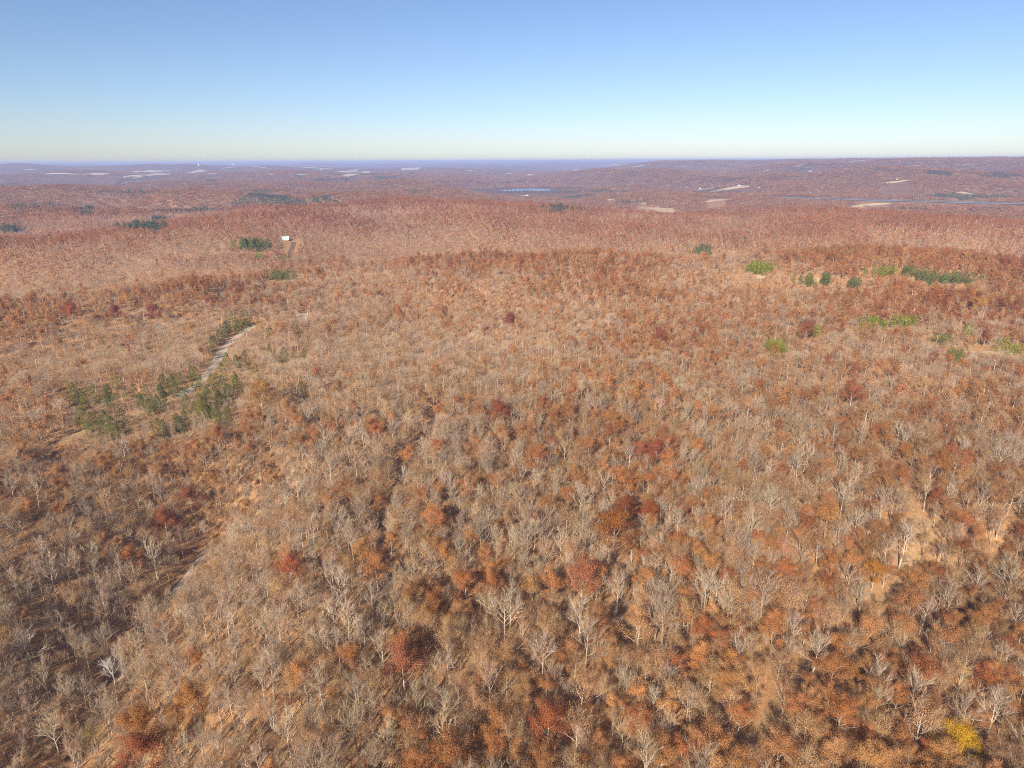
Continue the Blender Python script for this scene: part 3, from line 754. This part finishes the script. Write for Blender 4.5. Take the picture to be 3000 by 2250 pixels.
# ---- trees one can single out: (u, v of the crown, shape, tint, scale, label)
SPECIAL = [
    (2065, 1602, 'full', (.50, .245, .018), 1.0, 'golden yellow tree near a dark hollow among rust brown crowns'),
    (1885, 1237, 'full', (.44, .17, .03), .85, 'small amber tree beside the tan grassy trail'),
    (1690, 1188, 'sparse', (.62, .27, .15), .95, 'pale peach coloured tree on the brightly sunlit slope'),
    (235, 1450, 'white', (.62, .55, .50), 1.0, 'white barked bare tree standing out beside the dark hollow'),
    (1325, 1138, 'full', (.27, .088, .026), 1.45, 'biggest rust brown oak in the middle of the woods'),
    (1348, 1095, 'full', (.26, .070, .03), 1.05, 'rust red oak touching the back of the biggest oak'),
    (1400, 1105, 'full', (.29, .078, .03), .9, 'flat rust red tree just right of the biggest oak'),
    (1255, 1250, 'dense', (.38, .12, .06), 1.3, 'broad brick red tree with pale limbs in front of grey trees'),
    (865, 1422, 'dense', (.33, .105, .055), 1.25, 'broad dull red tree on a tall pale trunk'),
    (1180, 1560, 'full', (.34, .095, .04), 1.0, 'bright rust red tree among grey trees at the bottom'),
    (300, 1622, 'full', (.30, .085, .04), 1.2, 'red brown tree above the bottom edge beside the hollow'),
    (405, 1505, 'full', (.36, .14, .045), 1.05, 'round orange brown tree on the slope'),
    (292, 1560, 'full', (.34, .125, .04), 1.1, 'orange tree just above the red brown tree'),
    (190, 1598, 'sparse', (.34, .24, .06), 1.0, 'dull yellow green tree at the shady bottom corner'),
    (622, 1224, 'full', (.36, .10, .05), 1.0, 'orange red tree alone among tan crowns'),
    (808, 1222, 'full', (.40, .15, .06), 1.1, 'orange oak standing above a dark gap'),
    (406, 1072, 'full', (.24, .075, .038), 1.15, 'dark rust red tree at the top of the pale road strip'),
    (352, 1118, 'full', (.28, .085, .045), 1.15, 'dull red tree beside the pale road strip'),
    (278, 1200, 'dense', (.38, .125, .05), 1.0, 'red orange tree leaning over the dark road'),
    (560, 845, 'full', (.36, .165, .055), 1.5, 'broad orange brown oak close to the green cedars'),
    (1415, 970, 'full', (.33, .085, .05), 1.05, 'middle one of three crimson trees in a row'),
    (1380, 974, 'full', (.38, .115, .06), .9, 'left one of three crimson trees in a row'),
    (1444, 964, 'full', (.40, .12, .05), .9, 'right one of three crimson trees in a row'),
    (1076, 882, 'full', (.28, .075, .035), 1.25, 'dark crimson tree with a wide low crown'),
    (1160, 985, 'full', (.38, .135, .055), 1.2, 'orange oak with a dark shadow gap behind it'),
    (945, 968, 'dense', (.40, .13, .055), 1.0, 'orange red tree right beside the dark path'),
    (1840, 845, 'full', (.34, .115, .055), 1.4, 'wide rust oak on the right slope'),
    (1100, 690, 'full', (.24, .06, .045), 1.1, 'small maroon tree alone on the pale slope'),
    (1700, 560, 'dense', (.30, .09, .05), .9, 'maroon tree rising behind the green clump'),
    (1425, 724, 'full', (.32, .085, .045), 1.2, 'wine red tree on the orange ridge'),
    (148, 665, 'full', (.36, .09, .045), 1.3, 'scarlet tree among grey woods on the left ridge'),
    (330, 668, 'full', (.26, .06, .04), 1.2, 'dark red tree on the left ridge'),
    (245, 668, 'full', (.26, .07, .045), 1.2, 'dull maroon tree on the left ridge'),
    (1740, 712, 'full', (.29, .085, .04), 1.3, 'rust red oak between two green clumps'),
    (2115, 662, 'dense', (.46, .22, .05), 1.4, 'amber tree topping the dark rust ridge'),
    (1085, 1330, 'bare', None, 1.2, 'wide bare tree with upswept limbs over a dark shadow'),
    (1330, 1270, 'bare', None, 1.1, 'broad bare tree in front of the brick red tree'),
    (1250, 1330, 'bare', None, 1.15, 'pale bare tree with a straight trunk left of the tan crown'),
    (1375, 1345, 'dense', (.46, .215, .10), 1.15, 'light tan oak with a full round crown'),
    (1950, 1170, 'bare', None, 1.25, 'tall pale bare tree at the edge of the clearing'),
    (1755, 1405, 'bare', None, 1.2, 'tall bare tree with a bright trunk beside the trail'),
    (1690, 1500, 'sparse', (.44, .23, .11), .9, 'slim tan tree with a bright straight trunk by the trail'),
]
def erase_before(d, x, y, wide, deep):
    # crowns keep clear of a low evergreen on its own spot and of the open ground just before it
    r = math.hypot(x, y); ex, ey = x / r, y / r
    dx, dy = d['co'][:, 0] - x, d['co'][:, 1] - y
    al = dx * ex + dy * ey; ac = np.abs(dx * ey - dy * ex)
    return sub(d, ~((ac < wide) & (al < wide) & (al > -deep)))

def erase_near(d, x, y, rad):
    return sub(d, np.hypot(d['co'][:, 0] - x, d['co'][:, 1] - y) > rad)

singles = []          # every tree that is an object of its own
for (u, v, shp, tint, s, lab) in SPECIAL:
    if tint is not None and shp in ('dense', 'full'): tint = (tint[0] * 1.08, tint[1] * 1.27, tint[2] * 1.2)
    s *= 1.08 if shp in ('dense', 'sparse', 'full') else 1.0
    x, y = at(u, v, up=(10.5 if shp != 'bare' else 11.5) * s)
    trees = erase_near(trees, x, y, 4.2 * s); trees = erase_before(trees, x, y, 4.5 * s, 9.5 * s)
    singles.append(dict(x=x, y=y, shape=shp, tint=tint, s=s, label=lab))

for (x, y, s, t) in ced: trees = erase_before(trees, x, y, 2.6 * s, (9 if y < 1250 else 30))

# ------------------------------------------------------------------ the individual trees
def add_tree(name, shape, var, x, y, s, w, rotz, tint, btint, label, cat, group, tilt=(0, 0)):
    o = bpy.data.objects.new(name, None); COL.objects.link(o)
    o.empty_display_size = 1
    o.location = (x, y, float(hgt(x, y)) - .15); o.rotation_euler = (tilt[0], tilt[1], rotz); o.scale = (w, w, s)
    tm, cm = PARTS[shape, var]
    a = bpy.data.objects.new('trunk', tm); COL.objects.link(a); a.parent = o
    b = bpy.data.objects.new('crown', cm); COL.objects.link(b); b.parent = o
    for q in (a, b): q['tint'] = [float(k) for k in tint]; q['btint'] = [float(k) for k in btint]
    return tag(o, label, cat, group)

NAME = {'bare': ('bare_tree', 'bare tree', 'bare grey trees of the near woods'), 'white': ('bare_tree', 'bare tree', 'bare grey trees of the near woods'),
        'dense': ('leafy_tree', 'autumn tree', 'brown leaved trees of the near woods'), 'full': ('leafy_tree', 'autumn tree', 'brown leaved trees of the near woods'), 'sparse': ('leafy_tree', 'autumn tree', 'brown leaved trees of the near woods'),
        'cedar': ('cedar_tree', 'cedar', 'green cedars by the gravel road')}
rg = np.random.RandomState(5)
counts = {'bare_tree': 0, 'leafy_tree': 0, 'cedar_tree': 0}
for i, s in enumerate(singles):
    shp = 'bare' if s['shape'] == 'white' else s['shape']
    nv = {'bare': NB, 'dense': NL_, 'sparse': NS, 'full': 3}[shp]
    bt = (.78, .74, .68) if s['shape'] == 'white' else (BARK[2] if shp == 'bare' else BARK[0])
    tint = s['tint'] if s['tint'] is not None else TWIG[0]
    nm, cat, grp = NAME[s['shape']]; counts[nm] += 1
    s['obj'] = add_tree(nm, shp, i % nv, s['x'], s['y'], s['s'], s['s'] * (1.15 if shp == 'bare' else 1.08), rg.uniform(0, 6.28), tint, bt, s['label'], cat, grp)
    s['pu'], s['pv'], _ = project(s['x'], s['y'], float(hgt(s['x'], s['y'])) + 9 * s['s'])

# the nearest 300 bare and 300 leafy trees become objects, the rest stays woods
pu, pv, fw = project(trees['co'][:, 0], trees['co'][:, 1], trees['co'][:, 2] + 10)
vis = (fw > 10) & (pu > -25) & (pu < 2237) & (pv < 1690)
dist = np.hypot(trees['co'][:, 0], trees['co'][:, 1])
take = np.zeros(len(dist), bool)
for nm, ks in (('bare_tree', (0,)), ('leafy_tree', (1, 2))):
    q = np.where(vis & np.isin(trees['kind'], ks))[0]; q = q[np.argsort(dist[q])][:300 - counts[nm]]; take[q] = True
near = sub(trees, take); npu, npv = pu[take], pv[take]
trees = sub(trees, ~take)
ORD = ['nearest', 'second', 'third', 'fourth', 'fifth', 'sixth', 'seventh', 'eighth', 'ninth', 'tenth', 'eleventh', 'twelfth'] + [f"{k}{ {1: 'st', 2: 'nd', 3: 'rd'}.get(k % 10, 'th') if k > 20 else 'th'}" for k in range(13, 120)]
SHORT = {0: 'golden yellow tree', 1: 'small amber tree', 2: 'pale peach tree', 3: 'white barked tree', 4: 'biggest rust oak', 7: 'broad brick red tree', 8: 'broad dull red tree', 9: 'bright rust red tree',
         10: 'red brown tree at the bottom', 11: 'round orange brown tree', 13: 'yellow green tree', 14: 'orange red tree', 15: 'orange oak', 17: 'dull red tree', 18: 'red orange tree', 35: 'wide bare tree', 36: 'broad bare tree', 38: 'light tan oak', 39: 'tall pale tree by the clearing', 40: 'bright trunked tree', 41: 'slim tan tree'}
marks = [(singles[k]['pu'], singles[k]['pv'], v) for k, v in SHORT.items()]
marks += [(1640, 1590, 'bottom bend of the trail'), (1500, 1500, 'bare strip of leaf litter'), (2160, 1430, 'dark hollow on the right'), (90, 1500, 'dark hollow on the left'), (550, 1640, 'middle of the left bottom edge'), (980, 1640, 'middle of the bottom edge'), (2190, 1640, 'right bottom corner'), (640, 1420, 'open slope of the left woods')]
mu = np.array([m[0] for m in marks]); mv = np.array([m[1] for m in marks])
slots = {}
for i in range(len(npu)):
    d2 = (npu[i] - mu) ** 2 + ((npv[i] - mv) * 1.2) ** 2; k = int(np.argmin(d2))
    dx, dy = npu[i] - mu[k], npv[i] - mv[k]
    where = ('to the right of' if dx > 0 else 'to the left of') if abs(dx) > abs(dy) else ('in front of' if dy > 0 else 'behind')
    kind = int(near['kind'][i]); slots.setdefault((k, where, kind), []).append((float(d2[k]), i))
near_label = {}
for (k, where, kind), L in slots.items():
    word = {0: 'bare grey tree', 1: 'thin tan leaved tree', 2: 'full rust brown tree'}[kind]
    for n, (_, i) in enumerate(sorted(L)): near_label[i] = f'{ORD[n]} {word} {where} the {marks[k][2]}'
for i in range(len(npu)):
    shp = ('bare', 'sparse', 'dense')[int(near['kind'][i])]; nm, cat, grp = NAME[shp]
    x, y, _ = near['co'][i]; w, _, s = near['scl'][i]
    add_tree(nm, shp, int(near['idx'][i]), float(x), float(y), float(s), float(w), float(near['rot'][i][2]), near['tint'][i], near['btint'][i], near_label[i], cat, grp, tilt=(float(near['rot'][i][0]), float(near['rot'][i][1])))

# cedars: the nearest as objects, the rest as groves
ced.sort(key=lambda c: c[1] ** 2 + c[0] ** 2)
CMARKS = [(520, 700, 'upper end of the gravel road'), (480, 752, 'gravel road where it climbs straight'), (440, 815, 'middle bend of the gravel road'), (385, 855, 'lower end of the gravel road'), (285, 888, 'tan grassy track'),
          (180, 918, 'far end of the tan track'), (560, 845, 'broad orange brown oak'), (640, 760, 'bare grey slope past the gravel road'), (603, 590, 'tan clearing below the shed'), (560, 530, 'pale roofed shed'),
          (1672, 752, 'grey woods below the amber topped ridge'), (1742, 714, 'rust red oak between the green clumps'), (1880, 700, 'dark rust ridge'), (1955, 697, 'amber tree topping the dark rust ridge'),
          (2060, 770, 'tan grass opening by the rust trees'), (2182, 752, 'end of the tan grass opening'), (2030, 735, 'thin grey woods above the tan opening')]
cslots = {}
for i, (x, y, s, t) in enumerate(ced[:120]):
    u, v, _ = project(x, y, float(hgt(x, y)) + 5 * s)
    k = min(range(len(CMARKS)), key=lambda q: (u - CMARKS[q][0]) ** 2 + 2 * (v - CMARKS[q][1]) ** 2)
    dx, dy = u - CMARKS[k][0], v - CMARKS[k][1]
    where = ('to the right of' if dx > 0 else 'to the left of') if abs(dx) > 1.3 * abs(dy) else ('in front of' if dy > 0 else 'behind')
    cslots.setdefault((k, where), []).append((dx * dx + 2 * dy * dy, i))
clabel = {}
for (k, where), L in cslots.items():
    for n, (_, i) in enumerate(sorted(L)):
        g = ced[i][3]; hue = 'yellowish green' if g[0] > .16 else ('dark green' if g[0] < .11 else 'green')
        clabel[i] = f'{ORD[n]} cedar {where} the {CMARKS[k][2]}, {hue}'
for i, (x, y, s, t) in enumerate(ced[:120]):
    add_tree('cedar_tree', 'cedar', i % NC, x, y, s, s * 1.15, rg.uniform(0, 6.28), t, (.2, .15, .1), clabel[i], 'cedar', 'green cedars and pines')
rest = ced[120:]
n = len(rest)
instancer('cedar_grove', 'dark green evergreens scattered in the far hollows', MASS['cedar'][1] + MASS['cedar'][2],
          dict(co=np.array([(x, y, float(hgt(x, y))) for x, y, s, t in rest]), rot=np.column_stack([np.zeros((n, 2)), rg.uniform(0, 6, n)]), scl=np.array([(s * 1.3, s * 1.3, s) for x, y, s, t in rest]),
               idx=np.array([rg.randint(3) + (3 if y > 1500 else 0) for x, y, s, t in rest]), tint=np.array([t for x, y, s, t in rest]), btint=np.tile((.2, .15, .1), (n, 1))))

# ------------------------------------------------------------------ the mass of the woods
for kinds, nm, lab in (((0,), 'bare_woods', 'bare grey woods spreading over the slopes'), ((1, 2), 'leafy_woods', 'rust and tan leaved woods spreading over the slopes')):
    d = sub(trees, np.isin(trees['kind'], kinds)); var = []; offs = {}
    for k in kinds:
        for lod in range(3):
            offs[k, lod] = len(var); var += MASS[('bare', 'sparse', 'dense')[k]][lod]
    d['idx'] = d['idx'] + np.array([offs[int(a), int(b)] for a, b in zip(d['kind'], d['lod'])])
    instancer(nm, lab, var, d)

# saplings and brush under the near trees
x, y, rng = jitter_grid(3.4, 60, 520, 9, keep=.75)
n = len(x); s = rng.uniform(.16, .42, n)
leafy = rng.uniform(size=n) < .35
pole = (rng.uniform(size=n) < .16) & ~leafy; wd = np.where(pole, rng.uniform(.16, .3, n), s * 1.2); s = np.where(pole, rng.uniform(.55, .85, n), s)
instancer('undergrowth', 'low brown brush and saplings on the forest floor', MASS['bare'][1][:5] + MASS['sparse'][1][:4],
          dict(co=np.column_stack([x, y, hgt(x, y) - .1]), rot=np.column_stack([rng.uniform(-.2, .2, (n, 2)), rng.uniform(0, 6.28, n)]), scl=np.column_stack([wd, wd, s]),
               idx=np.where(leafy, 5 + rng.randint(4, size=n), rng.randint(5, size=n)), tint=np.where(leafy[:, None], pick(rng, TAN, n), pick(rng, TWIG, n) * .8), btint=pick(rng, BARK, n)))

# far woodland in small pieces
ds = []
for cell, r0, r1, sc, seed in [(25, 2300, 4600, 1.0, 13), (42, 4600, 9500, 1.75, 14)]:
    x, y, rng = jitter_grid(cell, r0, r1, seed, half=.86)
    far_ced = [c for c in ced if c[1] > 2200]
    if far_ced:
        ok = np.ones(len(x), bool)
        for (cx, cy2, s, t) in far_ced: ok &= np.hypot(x - cx, y - cy2) > 20
        x, y = x[ok], y[ok]
    n = len(x); L = leafiness(x, y) + .1; leafy = rng.uniform(size=n) < np.clip(L + .1, .15, .9)
    green = vnoise(x, y, 420, 88) + .4 * vnoise(x, y, 130, 89) > .86
    idx = np.where(green, 8 + rng.randint(4, size=n), np.where(leafy, rng.randint(4, size=n), 4 + rng.randint(4, size=n)))
    tint = np.where(green[:, None], np.array((.055, .08, .04)) * rng.uniform(.8, 1.2, (n, 1)), np.where(leafy[:, None], pick(rng, RUST, n) * .80, pick(rng, TWIG, n) * np.array((.78, .66, .66))))
    ds.append(dict(co=np.column_stack([x, y, hgt(x, y) - .5]), rot=np.column_stack([np.zeros((n, 2)), rng.randint(4, size=n) * math.pi / 2]), scl=np.column_stack([np.full(n, sc), np.full(n, sc), rng.uniform(.9, 1.15, n)]), idx=idx, tint=tint, btint=tint))
instancer('distant_woods', 'distant autumn woods fading into the haze', PATCH['leaf'] + PATCH['bare'] + PATCH['green'], cat_dict(ds))

# ------------------------------------------------------------------ buildings far off
def house(u, v, w, d, h, rot, label, roof=None, group=None, name='house', pos=None, wall=None, pitch=.3):
    x, y = pos or at(u, v); z = float(hgt(x, y)) - .4
    o = bpy.data.objects.new(name, None); COL.objects.link(o); o.location = (x, y, z); o.rotation_euler = (0, 0, rot)
    a, b = w / 2, d / 2
    V = [(-a, -b, 0), (a, -b, 0), (a, b, 0), (-a, b, 0), (-a, -b, h), (a, -b, h), (a, b, h), (-a, b, h), (-a, 0, h + d * pitch), (a, 0, h + d * pitch)]
    F = [(0, 1, 5, 4), (1, 2, 6, 9, 5), (2, 3, 7, 6), (3, 0, 4, 8, 7)]
    mesh_obj('wall', make_mesh('wall', V, F, [wall or M_CREAM]), o)
    e = .5; t = .25; rz = h + d * pitch; V = []; k = pitch * 2
    for s in (-1, 1):
        V += [(-a - e, s * (b + e), h - e * k + .03), (a + e, s * (b + e), h - e * k + .03), (a + e, 0, rz + .03), (-a - e, 0, rz + .03)]
    V += [(x_, y_, z_ + t) for x_, y_, z_ in V]
    F = [(8, 9, 10, 11), (13, 12, 15, 14), (1, 0, 3, 2), (4, 5, 6, 7), (0, 1, 9, 8), (5, 4, 12, 13), (1, 2, 10, 9), (3, 0, 8, 11), (4, 7, 15, 12), (6, 5, 13, 14)]
    mesh_obj('roof', make_mesh('roof', V, F, [roof or M_GREYROOF]), o)
    return tag(o, label, name, group)
for (u, v, w, d, h, lab) in [
        (1058, 390, 26, 16, 9, 'cream house left of the lake, highest of the shore group'), (1070, 393, 22, 14, 8, 'cream house left of the lake, middle of the shore group'), (1082, 394, 24, 14, 8, 'cream house nearest the left end of the lake'),
        (1186, 392, 26, 16, 9, 'white house at the right end of the lake'), (1112, 402, 16, 12, 8, 'small white house in the woods before the lake'),
        (1556, 404, 34, 18, 9, 'long white building at the left end of the hilltop field'), (1576, 403, 46, 20, 9, 'longest white building on top of the hilltop field'), (1596, 404, 24, 14, 8, 'white house at the right end of the hilltop field'),
        (1637, 409, 30, 16, 9, 'white house standing alone right of the hilltop field'), (1470, 408, 20, 14, 8, 'white house left in the row before the hilltop field'), (1484, 408, 22, 14, 8, 'second white house in the row before the hilltop field'), (1512, 410, 22, 14, 8, 'white house right in the row before the hilltop field'),
        (1138, 423, 18, 12, 7, 'white house at the tiny tan field by dark evergreens'), (2135, 424, 34, 18, 10, 'bright white house on the river bank by the dark hill'), (2056, 419, 22, 14, 9, 'white house on the far bank among pale yards'), (1938, 392, 30, 20, 14, 'tall cream house above the pale river yard'),
        (1292, 374, 50, 20, 10, 'long pale building far behind the lake'), (872, 368, 36, 20, 12, 'white far house among pale fields'), (694, 365, 40, 20, 12, 'white far house above the left pale fields'), (1750, 374, 40, 22, 10, 'pale far house group block above the river hills'),
        (1770, 376, 30, 20, 10, 'pale far house right of the house block'), (505, 354, 70, 60, 70, 'tall white building standing up near the skyline'), (430, 355, 40, 40, 40, 'small white tower block on the skyline left of the tall building')]:
    house(u, v, w * .62, d * .6, h * .62, rg.uniform(-.5, .5), lab, group='white buildings far off', name='house')
house(617, 516, 12, 12, 1.8, .12, 'white shed with a pale green metal roof beside the dark road cut', M_ROOF, wall=M_CREAM, pitch=.46)

# ------------------------------------------------------------------ the air
def haze_box():
    m = bpy.data.materials.new('haze'); m.use_nodes = True; nt = m.node_tree; nt.nodes.clear()
    out = nt.nodes.new('ShaderNodeOutputMaterial'); v = nt.nodes.new('ShaderNodeVolumePrincipled')
    v.inputs['Color'].default_value = (.55, .64, 1.0, 1); v.inputs['Density'].default_value = 8.5e-5; v.inputs['Anisotropy'].default_value = 0
    nt.links.new(v.outputs[0], out.inputs['Volume'])
    S = 75000; zb = float(_gz.min()) - 1; zt = max(HC, float(_gz.max())) + 6
    V = [(x, y, z) for z in (zb, zt) for x, y in ((-S, -S), (S, -S), (S, S), (-S, S))]
    me = make_mesh('haze', V, [(0, 3, 2, 1), (4, 5, 6, 7), (0, 1, 5, 4), (1, 2, 6, 5), (2, 3, 7, 6), (3, 0, 4, 7)], [m])
    tag(mesh_obj('haze', me), 'thin blue haze hanging over the woods', kind='stuff')
haze_box()
